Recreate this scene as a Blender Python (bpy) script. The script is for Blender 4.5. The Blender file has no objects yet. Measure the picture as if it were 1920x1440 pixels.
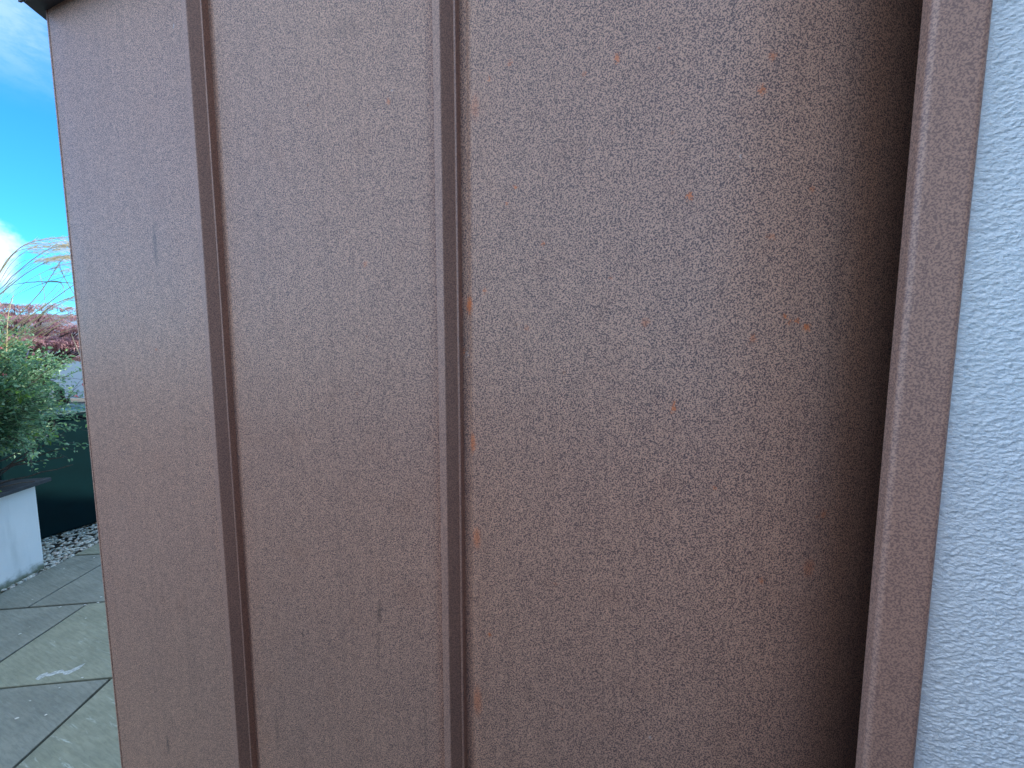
import bpy, math, random
import numpy as np
from mathutils import Vector, noise, Matrix

random.seed(7); np.random.seed(7)
S = bpy.context.scene
COL = S.collection
R = math.radians

# ------------------------------------------------------------------ camera
cd = bpy.data.cameras.new('camera'); cam = bpy.data.objects.new('camera', cd); COL.objects.link(cam)
cam.location = (0, 0, 1.6)
cam.rotation_euler = (R(90 - 4.92), 0, 0)
cd.sensor_width = 36; cd.lens = 36 * 693 / 1920
cd.clip_start = 0.02; cd.clip_end = 9000
cd.dof.use_dof = True; cd.dof.focus_distance = 0.6; cd.dof.aperture_fstop = 16
S.camera = cam

# ------------------------------------------------------------------ colour and light
S.render.engine = 'CYCLES'
S.view_settings.view_transform = 'Standard'; S.view_settings.look = 'None'
S.view_settings.gamma = 1; S.view_settings.use_curve_mapping = False
S.view_settings.exposure = 1.72
SUN_EL, SUN_AZ = R(38), R(62)
sv = Vector((math.sin(SUN_AZ) * math.cos(SUN_EL), math.cos(SUN_AZ) * math.cos(SUN_EL), math.sin(SUN_EL)))
sl = bpy.data.lights.new('sun', 'SUN'); sl.energy = 2.6; sl.angle = R(0.5); sl.color = (1, 0.93, 0.82)
sun = bpy.data.objects.new('sun', sl); COL.objects.link(sun); sun.rotation_euler = sv.to_track_quat('Z', 'Y').to_euler()

W = bpy.data.worlds.new('World'); S.world = W; W.use_nodes = True

class NT:
    """small helper round a node tree"""
    def __init__(s, t): s.t = t
    def n(s, kind, **kw):
        nd = s.t.nodes.new(kind)
        for k, v in kw.items():
            if k == 'i':
                for a, b in v.items(): s.set(nd.inputs[a], b)
            else: setattr(nd, k, v)
        return nd
    def set(s, sock, v):
        if isinstance(v, bpy.types.NodeSocket): s.t.links.new(v, sock)
        elif isinstance(v, bpy.types.Node): s.t.links.new(v.outputs[0], sock)
        else: sock.default_value = v
    def math(s, op, a, b=0.0, c=None, clamp=False):
        nd = s.n('ShaderNodeMath', operation=op, use_clamp=clamp); s.set(nd.inputs[0], a); s.set(nd.inputs[1], b)
        if c is not None: s.set(nd.inputs[2], c)
        return nd.outputs[0]
    def vm(s, op, a, b=(0, 0, 0), out=0):
        nd = s.n('ShaderNodeVectorMath', operation=op); s.set(nd.inputs[0], a); s.set(nd.inputs[1], b); return nd.outputs[out]
    def noise(s, vec, scale, detail=2.0, rough=0.5, dist=0.0):
        nd = s.n('ShaderNodeTexNoise'); s.set(nd.inputs['Vector'], vec); nd.inputs['Scale'].default_value = scale
        nd.inputs['Detail'].default_value = detail; nd.inputs['Roughness'].default_value = rough; nd.inputs['Distortion'].default_value = dist
        return nd.outputs['Fac']
    def ramp(s, fac, a, b, lo=0.0, hi=1.0):
        nd = s.n('ShaderNodeMapRange', interpolation_type='SMOOTHSTEP'); s.set(nd.inputs[0], fac)
        nd.inputs[1].default_value = a; nd.inputs[2].default_value = b; nd.inputs[3].default_value = lo; nd.inputs[4].default_value = hi
        return nd.outputs[0]
    def mix(s, fac, a, b, mode='MIX'):
        nd = s.n('ShaderNodeMix', data_type='RGBA', blend_type=mode); s.set(nd.inputs[0], fac)
        for k, v in ((6, a), (7, b)):
            if isinstance(v, tuple) and len(v) == 3: v = v + (1,)
            s.set(nd.inputs[k], v)
        return nd.outputs[2]

w = NT(W.node_tree); W.node_tree.nodes.clear()
wo = w.n('ShaderNodeOutputWorld'); bg = w.n('ShaderNodeBackground'); w.t.links.new(bg.outputs[0], wo.inputs[0])
bg.inputs[1].default_value = 0.1
sky = w.n('ShaderNodeTexSky', sky_type='NISHITA', sun_disc=False, sun_elevation=SUN_EL, sun_rotation=SUN_AZ, air_density=1.0, dust_density=0.3, ozone_density=2.0)
gen = w.n('ShaderNodeTexCoord').outputs['Generated']
dirn = w.vm('NORMALIZE', gen)
blue = w.mix(1.0, sky, (0.17, 0.74, 1.20), 'MULTIPLY')
sep = w.n('ShaderNodeSeparateXYZ'); w.set(sep.inputs[0], dirn)
# clouds: fair-weather cumulus over the whole sky, a little flattened towards the horizon
pr = w.vm('MULTIPLY', dirn, (1, 1, 2.2))
cn = w.noise(pr, 2.1, 7, 0.58, 0.15)
cmask = w.ramp(cn, 0.44, 0.55)
away = w.ramp(w.vm('DISTANCE', dirn, (-0.84, 0.36, 0.40), out=1), 0.38, 0.75)      # an open patch of blue among the clouds
cmask = w.math('MULTIPLY', cmask, away)
def bank(c, r0, r1, zs, amp=0.10, sc=9.0):
    d_ = w.vm('SUBTRACT', dirn, c); d_ = w.vm('MULTIPLY', d_, (1, 1, zs)); ln = w.vm('LENGTH', d_, out=1)
    ln = w.math('ADD', ln, w.math('MULTIPLY', w.math('SUBTRACT', w.noise(dirn, sc, 6, 0.6), 0.5), amp * 2))
    return w.ramp(ln, r0, r1, 1.0, 0.0)
b1 = bank((-0.865, 0.495, 0.150), 0.095, 0.150, 1.5, 0.07, 11)
b3 = w.math('MULTIPLY', bank((-0.70, 0.53, 0.50), 0.03, 0.20, 1.3, 0.05, 5), 0.16)
lowz = w.math('MULTIPLY', w.ramp(sep.outputs[2], 0.02, 0.09, 1.0, 0.0), 0.45)
m = w.math('MAXIMUM', w.math('MAXIMUM', cmask, b1), w.math('MAXIMUM', b3, lowz))
cshade = w.noise(pr, 10.0, 6, 0.65)
cloudcol = w.mix(w.ramp(cshade, 0.38, 0.62), (3.4, 4.8, 6.6), (8.4, 8.8, 9.2))
bankcol = w.mix(w.ramp(w.noise(dirn, 16, 6, 0.65), 0.36, 0.60), (2.0, 2.6, 3.25), (3.5, 3.65, 3.75))
skyc = w.mix(m, blue, w.mix(b1, cloudcol, bankcol))
w.t.links.new(skyc, bg.inputs[0])

# ------------------------------------------------------------------ mesh helpers
def link(name, me, mat=None, parent=None, **props):
    o = bpy.data.objects.new(name, me); COL.objects.link(o)
    if mat is not None and me is not None and not me.materials: me.materials.append(mat)
    if parent is not None: o.parent = parent
    for k, v in props.items(): o[k] = v
    return o
def mesh(name, verts, faces, smooth=False):
    me = bpy.data.meshes.new(name); me.from_pydata([tuple(v) for v in verts], [], [tuple(f) for f in faces]); me.validate()
    if smooth: me.polygons.foreach_set('use_smooth', [True] * len(me.polygons))
    me.update(); return me
def empty(name, loc=(0, 0, 0), rz=0.0, **props):
    o = bpy.data.objects.new(name, None); COL.objects.link(o); o.location = loc; o.rotation_euler = (0, 0, rz)
    o.empty_display_size = 0.1
    for k, v in props.items(): o[k] = v
    return o
def bevel(o, wd, seg=2, ang=40):
    b = o.modifiers.new('bevel', 'BEVEL'); b.width = wd; b.segments = seg; b.limit_method = 'ANGLE'; b.angle_limit = R(ang)
    b.harden_normals = False
    return o
def prism(poly, z0, z1):
    """poly counter-clockwise in xy"""
    n = len(poly); a = sum(poly[i][0] * poly[(i + 1) % n][1] - poly[(i + 1) % n][0] * poly[i][1] for i in range(n))
    if a < 0: poly = poly[::-1]
    v = [(x, y, z0) for x, y in poly] + [(x, y, z1) for x, y in poly]
    f = [tuple(range(n))[::-1], tuple(range(n, 2 * n))] + [(i, (i + 1) % n, n + (i + 1) % n, n + i) for i in range(n)]
    return v, f
def box(x0, x1, y0, y1, z0, z1): return prism([(x0, y0), (x1, y0), (x1, y1), (x0, y1)], z0, z1)
def merge(parts):
    V, F = [], []
    for v, f in parts:
        k = len(V); V += list(v); F += [tuple(i + k for i in q) for q in f]
    return V, F
def extrude(profile, zs, closed=True, wob=0.0, seed=0.0):
    """profile (x, y) swept up the list of heights; hand-folded sheet wanders by wob"""
    n = len(profile); V, F = [], []
    for z in zs:
        dx = wob * noise.noise(Vector((seed, 0.0, z * 2.3))) if wob else 0
        dy = wob * 0.6 * noise.noise(Vector((seed + 9, 3.0, z * 3.1))) if wob else 0
        V += [(x + dx, y + dy, z) for x, y in profile]
    for j in range(len(zs) - 1):
        for i in range(n if closed else n - 1):
            a = j * n + i; b = j * n + (i + 1) % n
            F.append((a, b, b + n, a + n))
    if closed:
        F.append(tuple(range(n))[::-1]); F.append(tuple((len(zs) - 1) * n + i for i in range(n)))
    return V, F
def tube(pts, rad, seg=5):
    pts = [Vector(p) for p in pts]; V, F = [], []
    for i, p in enumerate(pts):
        t = (pts[min(i + 1, len(pts) - 1)] - pts[max(i - 1, 0)])
        if t.length < 1e-9: t = Vector((0, 0, 1))
        t.normalize(); a = t.cross(Vector((0.3, 0.2, 1)) if abs(t.z) < 0.9 else Vector((1, 0, 0))).normalized(); b = t.cross(a)
        r = rad[i] if isinstance(rad, (list, tuple)) else rad
        V += [tuple(p + (a * math.cos(2 * math.pi * k / seg) + b * math.sin(2 * math.pi * k / seg)) * r) for k in range(seg)]
    for i in range(len(pts) - 1):
        for k in range(seg): F.append((i * seg + k, i * seg + (k + 1) % seg, (i + 1) * seg + (k + 1) % seg, (i + 1) * seg + k))
    F.append(tuple(range(seg))[::-1]); F.append(tuple((len(pts) - 1) * seg + k for k in range(seg)))
    return V, F
def bez(p0, p1, p2, n=8):
    p0, p1, p2 = Vector(p0), Vector(p1), Vector(p2)
    return [p0 * (1 - t) ** 2 + p1 * 2 * t * (1 - t) + p2 * t * t for t in [i / n for i in range(n + 1)]]

# ------------------------------------------------------------------ materials
def material(name):
    m_ = bpy.data.materials.new(name); m_.use_nodes = True; t = m_.node_tree; p = t.nodes['Principled BSDF']; return m_, NT(t), p
def put(nt, p, **kw):
    for k, v in kw.items(): nt.set(p.inputs[k.replace('_', ' ')], v if not (isinstance(v, tuple) and len(v) == 3) else v + (1,))
def bump(nt, p, h, strength, dist):
    b = nt.n('ShaderNodeBump'); b.inputs['Strength'].default_value = strength; b.inputs['Distance'].default_value = dist
    nt.set(b.inputs['Height'], h); nt.t.links.new(b.outputs[0], p.inputs['Normal'])
def simple(name, col, rough=0.6, spec=0.5, metal=0.0, var=0.0, scale=20.0, bmp=0.0, bscale=60.0, bdist=0.002):
    m_, nt, p = material(name); tc = nt.n('ShaderNodeTexCoord').outputs['Object']
    c = col
    if var:
        nz = nt.noise(tc, scale, 4, 0.6); c = nt.mix(nt.ramp(nz, 0.3, 0.7), tuple(x * (1 - var) for x in col), tuple(min(1, x * (1 + var)) for x in col))
    put(nt, p, Base_Color=c, Roughness=rough, Specular_IOR_Level=spec, Metallic=metal)
    if bmp: bump(nt, p, nt.noise(tc, bscale, 4, 0.6), bmp, bdist)
    return m_

# rust blooms, x along the wall and height, half-width and half-height in metres, strength
RUST = [(-.0279, 1.9217, 2.2, 5, .75), (.1213, 1.8928, 3, 4, .6), (.1138, 1.8625, 3, 4, .8), (-.3257, 1.9374, 2.2, 4, .6),
 (-.1456, 1.8012, 1.8, 2.4, 1), (-.1567, 1.783, 1.5, 1.8, .8), (.0505, 1.7667, 2.4, 4.5, 1.25), (-.1101, 1.7312, 1.6, 1.8, 1),
 (-.0295, 1.685, 1.5, 2, .6), (-.2099, 1.6618, 4.8, 10, 1.0), (-.1875, 1.6792, 2.4, 2.4, .7), (.1475, 1.6369, 2, 2, .8),
 (.1524, 1.6309, 2, 2, .7), (.1591, 1.6323, 2, 2, .7), (.1706, 1.6257, 3, 3.6, 1.15), (.042, 1.539, 2, 6, 1.15),
 (-.2060, 1.4778, 4, 12, .6), (.1402, 1.3464, 2, 3, .6), (.1176, 1.6141, 3, 4, .45), (.2029, 1.4213, 3, 5, .4),
 (.0098, 1.6334, 4, 4, .4), (-.1827, 1.2066, 1.6, 3, .9), (-.0626, 1.914, 2, 3, .45), (-.1517, 1.9446, 2.2, 3, .5),
 (-.1786, 1.9337, 1.6, 2.4, .6), (-.3729, 1.7264, 3, 4, .4), (.1294, 1.7187, 4, 2.4, .35), (-.8528, 1.6053, 2.4, 1.8, .9),
 (-.2010, 1.3441, 5, 14, .5), (-.2196, 1.6002, 1.0, 4, .8), (.1668, 1.7652, 2, 3, .45), (-.1985, 1.905, 5, 14, .3), (-.2020, 1.10, 6, 20, .4),
 (.016, 1.9217, 1.2, 1.6, .5), (.088, 1.45, 1.5, 2, .5), (-.09, 1.30, 1.5, 2, .35), (-.13, 1.63, 3, 3, .35), (.19, 1.36, 6, 9, .3)]
LIGHTM = [(.0963, 1.7996, .6, 2.8, 1.0), (-.7409, 2.1389, 1.3, 2.0, 1.1), (.0308, 1.1258, .8, 2.2, .8), (-.3194, 1.9496, 1.0, 1.4, .5),
 (-.2303, 1.6252, 1.0, 2.2, 1.2), (-.2297, 1.6350, .8, 1.2, .9), (-.2160, 1.5980, .6, 3.0, .9), (-.0550, 1.8306, 1.0, 1.0, .5), (.192, 1.46, 1., 1.2, .6)]
DARKM = [(-.1543, 1.2642, 1.6, 2.4, .9), (-.527, 1.1180, 1.8, 4, 1.0), (-.5255, 1.0830, .8, 26, .6), (-.3677, 1.1946, 3.5, 16, .7), (-.372, 1.15, 2.6, 50, .3),
 (-.9209, .7695, 4, 18, .8), (-.9, .83, 2, 14, .5), (-.1267, 1.1355, 6, 12, .3), (-.8333, 1.7932, 5, 34, .55), (-.712, 1.00, 2, 22, .8), (-.704, .985, 1.3, 14, .7),
 (-.29, 1.02, 2, 60, .25), (-0.394, 2.048, 18, 12, .22), (-.60, .92, 4, 40, .35), (-.335, 1.81, 1.2, 5, .6)]

def cladding(name, marks=True, soft=0.0):
    m_, nt, p = material(name)
    tc = nt.n('ShaderNodeTexCoord').outputs['Object']
    rt = nt.n('ShaderNodeVectorRotate', rotation_type='EULER_XYZ'); nt.set(rt.inputs['Vector'], tc); rt.inputs['Rotation'].default_value = (0.7, 0.5, 0.9); tr_ = rt.outputs[0]
    n1 = nt.noise(tr_, 640, 1.0, 0.45); n2 = nt.noise(tr_, 1100, 1.0, 0.5)
    big = nt.noise(nt.vm('MULTIPLY', tc, (1, 1, 0.35)), 4.2, 4, 0.6)
    mid = nt.noise(tc, 30, 3, 0.6)
    sp = nt.math('ADD', nt.math('MULTIPLY', n1, 0.68), nt.math('MULTIPLY', n2, 0.32))
    sp = nt.math('ADD', sp, nt.math('MULTIPLY', nt.math('SUBTRACT', mid, 0.5), 0.02))
    f = nt.ramp(sp, 0.405, 0.575)
    light = nt.mix(nt.ramp(big, 0.3, 0.7), (0.640, 0.358, 0.246), (0.700, 0.390, 0.262))
    dark = nt.mix(nt.ramp(mid, 0.3, 0.7), (0.115, 0.064, 0.064), (0.140, 0.076, 0.072))
    c = nt.mix(f, dark, light)
    if soft: c = nt.mix(soft, c, (0.44, 0.240, 0.180))
    # faint vertical washing-down streaks
    st = nt.noise(nt.vm('MULTIPLY', tc, (1, 1, 0.03)), 55, 3, 0.6)
    c = nt.mix(nt.ramp(st, 0.45, 0.75, 0, 0.10), c, (0.06, 0.036, 0.04))
    if marks:
        jit = nt.n('ShaderNodeTexNoise'); nt.set(jit.inputs['Vector'], tc); jit.inputs['Scale'].default_value = 420; jit.inputs['Detail'].default_value = 2
        warp = nt.vm('MULTIPLY', nt.vm('SUBTRACT', jit.outputs['Color'], (0.5, 0.5, 0.5)), (0.012, 0, 0.012))
        q = nt.vm('ADD', tc, warp)
        def spots(lst):
            tot = None
            for x, z, a, b, s_ in lst:
                d_ = nt.vm('MULTIPLY', nt.vm('SUBTRACT', q, (x, 0, z)), (930 / a, 0, 930 / b))
                v = nt.ramp(nt.vm('LENGTH', d_, out=1), 0.35, 1.45, s_, 0.0)
                tot = v if tot is None else nt.math('ADD', tot, v)
            return tot
        dk = nt.math('MULTIPLY', spots(DARKM), 0.75, clamp=True); c = nt.mix(dk, c, (0.035, 0.020, 0.022))
        rs = nt.math('MULTIPLY', spots(RUST), nt.ramp(sp, 0.36, 0.56, 0.5, 1.25)); rs = nt.math('MINIMUM', rs, 0.92)
        tiny = nt.n('ShaderNodeTexVoronoi', feature='F1'); nt.set(tiny.inputs['Vector'], tc); tiny.inputs['Scale'].default_value = 26
        tn = nt.math('MULTIPLY', nt.ramp(tiny.outputs['Distance'], 0.03, 0.075, 1, 0), nt.ramp(nt.noise(tc, 9, 2), 0.52, 0.62, 0, 0.55))
        haze_r = nt.math('MULTIPLY', nt.ramp(nt.noise(tc, 14, 3, 0.65), 0.50, 0.78), 0.15)
        c = nt.mix(haze_r, c, (0.33, 0.13, 0.07)); c = nt.mix(tn, c, (0.42, 0.15, 0.07))
        c = nt.mix(rs, c, (0.72, 0.20, 0.065))
        lt = nt.math('MINIMUM', spots(LIGHTM), 0.95); c = nt.mix(lt, c, (0.62, 0.62, 0.62))
    rgh = nt.ramp(n1, 0.3, 0.7, 0.52, 0.42)
    put(nt, p, Base_Color=c, Roughness=rgh, Specular_IOR_Level=0.6)
    bump(nt, p, sp, 0.35, 0.0006)
    return m_
M_CLAD = cladding('rust_brown_coating'); M_TRIM = cladding('rust_brown_trim_coating', False, 0.5)

def render_mat(name, base, scale, algae=False, strength=0.8):
    m_, nt, p = material(name); tc = nt.n('ShaderNodeTexCoord').outputs['Object']
    rt = nt.n('ShaderNodeVectorRotate', rotation_type='EULER_XYZ'); nt.set(rt.inputs['Vector'], nt.vm('MULTIPLY', tc, (0.75, 1, 1.25))); rt.inputs['Rotation'].default_value = (0.7, 0.5, 0.9)
    h = nt.math('ADD', nt.noise(rt.outputs[0], scale, 3, 0.55, 0.4), nt.math('MULTIPLY', nt.noise(tc, scale * 3, 2), 0.25))
    c = nt.mix(nt.ramp(nt.noise(tc, 3, 4), 0.3, 0.7), tuple(x * 0.93 for x in base), base)
    if algae:
        sp_ = nt.n('ShaderNodeSeparateXYZ'); nt.set(sp_.inputs[0], tc)
        hz = nt.math('ADD', sp_.outputs[2], nt.math('MULTIPLY', nt.math('SUBTRACT', nt.noise(tc, 16, 4, 0.6), 0.5), 0.12))
        c = nt.mix(nt.ramp(hz, 0.0, 0.075, 0.9, 0), c, (0.10, 0.115, 0.045))
        c = nt.mix(nt.ramp(nt.noise(nt.vm('MULTIPLY', tc, (1, 1, 0.15)), 9, 4, 0.6), 0.5, 0.8, 0, 0.25), c, (0.3, 0.31, 0.27))
    put(nt, p, Base_Color=c, Roughness=0.75, Specular_IOR_Level=0.35); bump(nt, p, h, strength, 0.0016)
    return m_
M_WHITE = render_mat('white_render', (0.88, 0.91, 0.93), 380, strength=1.0)
M_PLANT_WALL = render_mat('planter_render', (0.86, 0.85, 0.80), 70, True, 0.5)

def slate(name, c1, c2, streak, amount):
    m_, nt, p = material(name); tc = nt.n('ShaderNodeTexCoord').outputs['Object']
    oi = nt.n('ShaderNodeObjectInfo').outputs['Random']
    off = nt.n('ShaderNodeCombineXYZ'); nt.set(off.inputs[0], nt.math('MULTIPLY', oi, 37.0)); nt.set(off.inputs[1], nt.math('MULTIPLY', oi, 13.0))
    q = nt.vm('ADD', tc, off)
    rot = nt.n('ShaderNodeVectorRotate', rotation_type='Z_AXIS'); nt.set(rot.inputs['Vector'], q); rot.inputs['Angle'].default_value = R(28)
    ql = nt.vm('MULTIPLY', rot.outputs[0], (0.6, 4.6, 1))
    c = nt.mix(nt.ramp(nt.noise(q, 5, 6, 0.65), 0.3, 0.7), c1, c2)
    c = nt.mix(nt.ramp(nt.noise(ql, 22, 4, 0.65, 0.3), 0.42, 0.62, 0, 0.35), c, tuple(x * 0.62 for x in c1))
    s1 = nt.math('MULTIPLY', nt.ramp(nt.noise(ql, 9, 6, 0.72, 0.8), 0.55, 0.72), amount)
    s1 = nt.math('MULTIPLY', s1, nt.ramp(nt.noise(q, 2.3, 2), 0.38, 0.6, 0.15, 1))
    c = nt.mix(s1, c, streak)
    c = nt.mix(nt.ramp(nt.noise(q, 120, 2), 0.62, 0.74, 0, 0.35), c, tuple(x * 0.4 for x in c1))
    c = nt.mix(nt.ramp(nt.noise(q, 60, 3, 0.7), 0.70, 0.77, 0, 0.3), c, (0.3, 0.32, 0.3))
    put(nt, p, Base_Color=c, Roughness=nt.ramp(nt.noise(ql, 14, 4), 0.3, 0.7, 0.55, 0.78), Specular_IOR_Level=0.45)
    hh = nt.math('ADD', nt.noise(ql, 8, 7, 0.62), nt.math('MULTIPLY', nt.noise(q, 40, 4, 0.6), 0.25))
    bump(nt, p, hh, 0.7, 0.008)
    return m_
M_SL_GREY = slate('grey_slate', (0.175, 0.186, 0.146), (0.250, 0.260, 0.205), (0.36, 0.39, 0.36), 0.35)
M_SL_GREEN = slate('green_slate', (0.205, 0.218, 0.150), (0.275, 0.285, 0.198), (0.50, 0.54, 0.46), 1.0)
M_SL_DARK = slate('dark_slate', (0.030, 0.034, 0.038), (0.055, 0.060, 0.064), (0.12, 0.13, 0.13), 0.3)
M_JOINT = simple('joint_mortar', (0.012, 0.012, 0.011), 0.9, 0.2, var=0.5, scale=80, bmp=0.6, bscale=120)
M_SOIL = simple('soil', (0.030, 0.023, 0.017), 0.95, 0.2, var=0.5, scale=30, bmp=1, bscale=60, bdist=0.02)
M_GROUND = simple('rough_ground', (0.09, 0.085, 0.07), 0.95, 0.2, var=0.4, scale=0.7, bmp=0.6, bscale=12, bdist=0.03)
M_HILL = simple('distant_heath', (0.07, 0.10, 0.09), 0.95, 0.1, var=0.35, scale=0.01)
M_SEA = simple('sea_water', (0.02, 0.06, 0.09), 0.15, 0.5, bmp=0.4, bscale=0.4, bdist=0.2)
M_COPE = simple('dark_coping_metal', (0.05, 0.045, 0.055), 0.45, 0.5, var=0.2, scale=60)
M_BIN = simple('green_bin_plastic', (0.001, 0.015, 0.018), 0.5, 0.14, var=0.12, scale=8, bmp=0.15, bscale=300, bdist=0.0005)
M_LID = simple('bin_lid_plastic', (0.012, 0.055, 0.065), 0.28, 0.6, bmp=0.3, bscale=25, bdist=0.004)
M_BLACKPL = simple('black_rubber', (0.012, 0.012, 0.013), 0.7, 0.4, bmp=0.3, bscale=200)
M_MARK = simple('embossed_mark', (0.12, 0.15, 0.15), 0.5)
M_VAN = simple('silver_blue_paint', (0.40, 0.46, 0.52), 0.28, 0.6, metal=0.25)
M_VGLASS = simple('van_glass', (0.01, 0.05, 0.13), 0.06, 0.8)
M_VDARK = simple('van_trim', (0.03, 0.035, 0.045), 0.5)
M_WHEELM = simple('alloy', (0.45, 0.46, 0.47), 0.3, 0.5, metal=0.8)
M_BARK = simple('twig_bark', (0.075, 0.06, 0.05), 0.85, 0.3, var=0.4, scale=90)
M_MBARK = simple('maple_bark', (0.06, 0.045, 0.045), 0.85, 0.3, var=0.4, scale=60)
M_ROOF = simple('roof_slate', (0.06, 0.06, 0.065), 0.7, 0.4, var=0.4, scale=6, bmp=0.5, bscale=8)

def leafmat(name, cols, rough=0.5, trans=0.35, scale=None):
    m_, nt, p = material(name)
    isl = nt.n('ShaderNodeNewGeometry').outputs['Random Per Island']
    cr = nt.n('ShaderNodeValToRGB'); nt.set(cr.inputs[0], isl); el = cr.color_ramp.elements
    while len(el) < len(cols): el.new(0.5)
    for e, (pos, c) in zip(el, cols): e.position = pos; e.color = c + (1,)
    col = cr.outputs[0]
    put(nt, p, Base_Color=col, Roughness=rough, Specular_IOR_Level=0.5)
    tr = nt.n('ShaderNodeBsdfTranslucent'); nt.set(tr.inputs[0], nt.mix(1.0, col, (1.25, 1.35, 0.8), 'MULTIPLY'))
    mx = nt.n('ShaderNodeMixShader'); mx.inputs[0].default_value = trans
    nt.t.links.new(p.outputs[0], mx.inputs[1]); nt.t.links.new(tr.outputs[0], mx.inputs[2])
    nt.t.links.new(mx.outputs[0], nt.t.nodes['Material Output'].inputs[0])
    return m_
M_LEAF = leafmat('shrub_leaf', [(0, (.075, .17, .11)), (.35, (.15, .30, .19)), (.7, (.26, .42, .28)), (.93, (.42, .57, .42)), (1, (.36, .52, .10))], 0.42)
M_BRIGHT = leafmat('bright_leaf', [(0, (.13, .33, .05)), (1, (.30, .46, .07))], 0.4)
M_MAPLE = leafmat('maple_leaf', [(0, (.15, .07, .10)), (.4, (.26, .12, .15)), (.75, (.42, .24, .26)), (1, (.58, .33, .29))], 0.5, 0.3)
M_PINK = leafmat('pink_petal', [(0, (.75, .10, .16)), (1, (.85, .30, .34))], 0.5, 0.3)
M_STRAW = leafmat('straw_stem', [(0, (.62, .50, .28)), (1, (.78, .66, .42))], 0.55, 0.15)
M_BLADE = leafmat('grass_blade', [(0, (.11, .15, .12)), (1, (.20, .22, .16))], 0.5, 0.2)
M_PLUME = leafmat('seed_plume', [(0, (.60, .50, .38)), (1, (.82, .74, .62))], 0.7, 0.12)
M_PETAL = leafmat('fallen_petal', [(0, (.60, .62, .62)), (1, (.75, .72, .70))], 0.6, 0.3)
M_SLOT_SHADE = simple('dark_slot_shade', (0.016, 0.018, 0.030), 0.9, 0.2, var=0.4, scale=500)  # near-black navy: shade inside the trim slot put into the colour

def pebmat():
    m_, nt, p = material('garden_pebble'); isl = nt.n('ShaderNodeNewGeometry').outputs['Random Per Island']
    cr = nt.n('ShaderNodeValToRGB'); nt.set(cr.inputs[0], isl); el = cr.color_ramp.elements
    cs = [(0, (.25, .26, .22)), (.3, (.44, .44, .36)), (.6, (.58, .57, .47)), (.85, (.72, .70, .60)), (1, (.62, .52, .43))]
    while len(el) < len(cs): el.new(0.5)
    for e, (pos, c) in zip(el, cs): e.position = pos; e.color = c + (1,)
    tc = nt.n('ShaderNodeTexCoord').outputs['Object']
    put(nt, p, Base_Color=nt.mix(nt.ramp(nt.noise(tc, 160, 3), 0.4, 0.7, 0, 0.5), cr.outputs[0], (.2, .21, .19)), Roughness=0.6)
    return m_
M_PEB = pebmat()

# ------------------------------------------------------------------ terrain, sea, hills
def terrain_z(x, y):
    r_ = max(0.0, min(1.0, (y - 6.2) / 1.4)); return -0.075 + 0.262 * (r_ * r_ * (3 - 2 * r_))
def axis_(lo, hi, fine_lo, fine_hi, step, far):
    a = list(np.arange(fine_lo, fine_hi + 1e-6, step)); L = []; q = fine_lo
    while q > lo: q -= far; far *= 1.6; L.append(max(q, lo))
    far = step * 3; Rr = []; q = fine_hi
    while q < hi: q += far; far *= 1.6; Rr.append(min(q, hi))
    return L[::-1] + a + Rr
xs = axis_(-4000, 4000, -14, 14, 1.0, 3.0); ys = axis_(-4000, 4000, -6, 16, 0.7, 3.0)
V = [(x, y, terrain_z(x, y)) for y in ys for x in xs]; nx = len(xs)
F = [(j * nx + i, j * nx + i + 1, (j + 1) * nx + i + 1, (j + 1) * nx + i) for j in range(len(ys) - 1) for i in range(nx - 1)]
link('ground', mesh('ground', V, F, True), M_GROUND, kind='structure')
V, F = [], []; NS, NR = 96, 6
for j in range(NR + 1):
    rr = 900 + j * 150
    for i in range(NS):
        a = 2 * math.pi * i / NS; k = j / NR
        hgt = (math.sin(min(1, k * 1.3) * math.pi / 2)) * (34 + 34 * noise.noise(Vector((math.cos(a) * 2.4, math.sin(a) * 2.4, 0.7)))) + 6 * noise.noise(Vector((math.cos(a) * 14, math.sin(a) * 14, k * 3))) * k
        V.append((rr * math.cos(a), rr * math.sin(a), -3 + hgt))
F = [(j * NS + i, j * NS + (i + 1) % NS, (j + 1) * NS + (i + 1) % NS, (j + 1) * NS + i) for j in range(NR) for i in range(NS)]
link('hills', mesh('hills', V, F, True), M_HILL, kind='structure')

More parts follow.
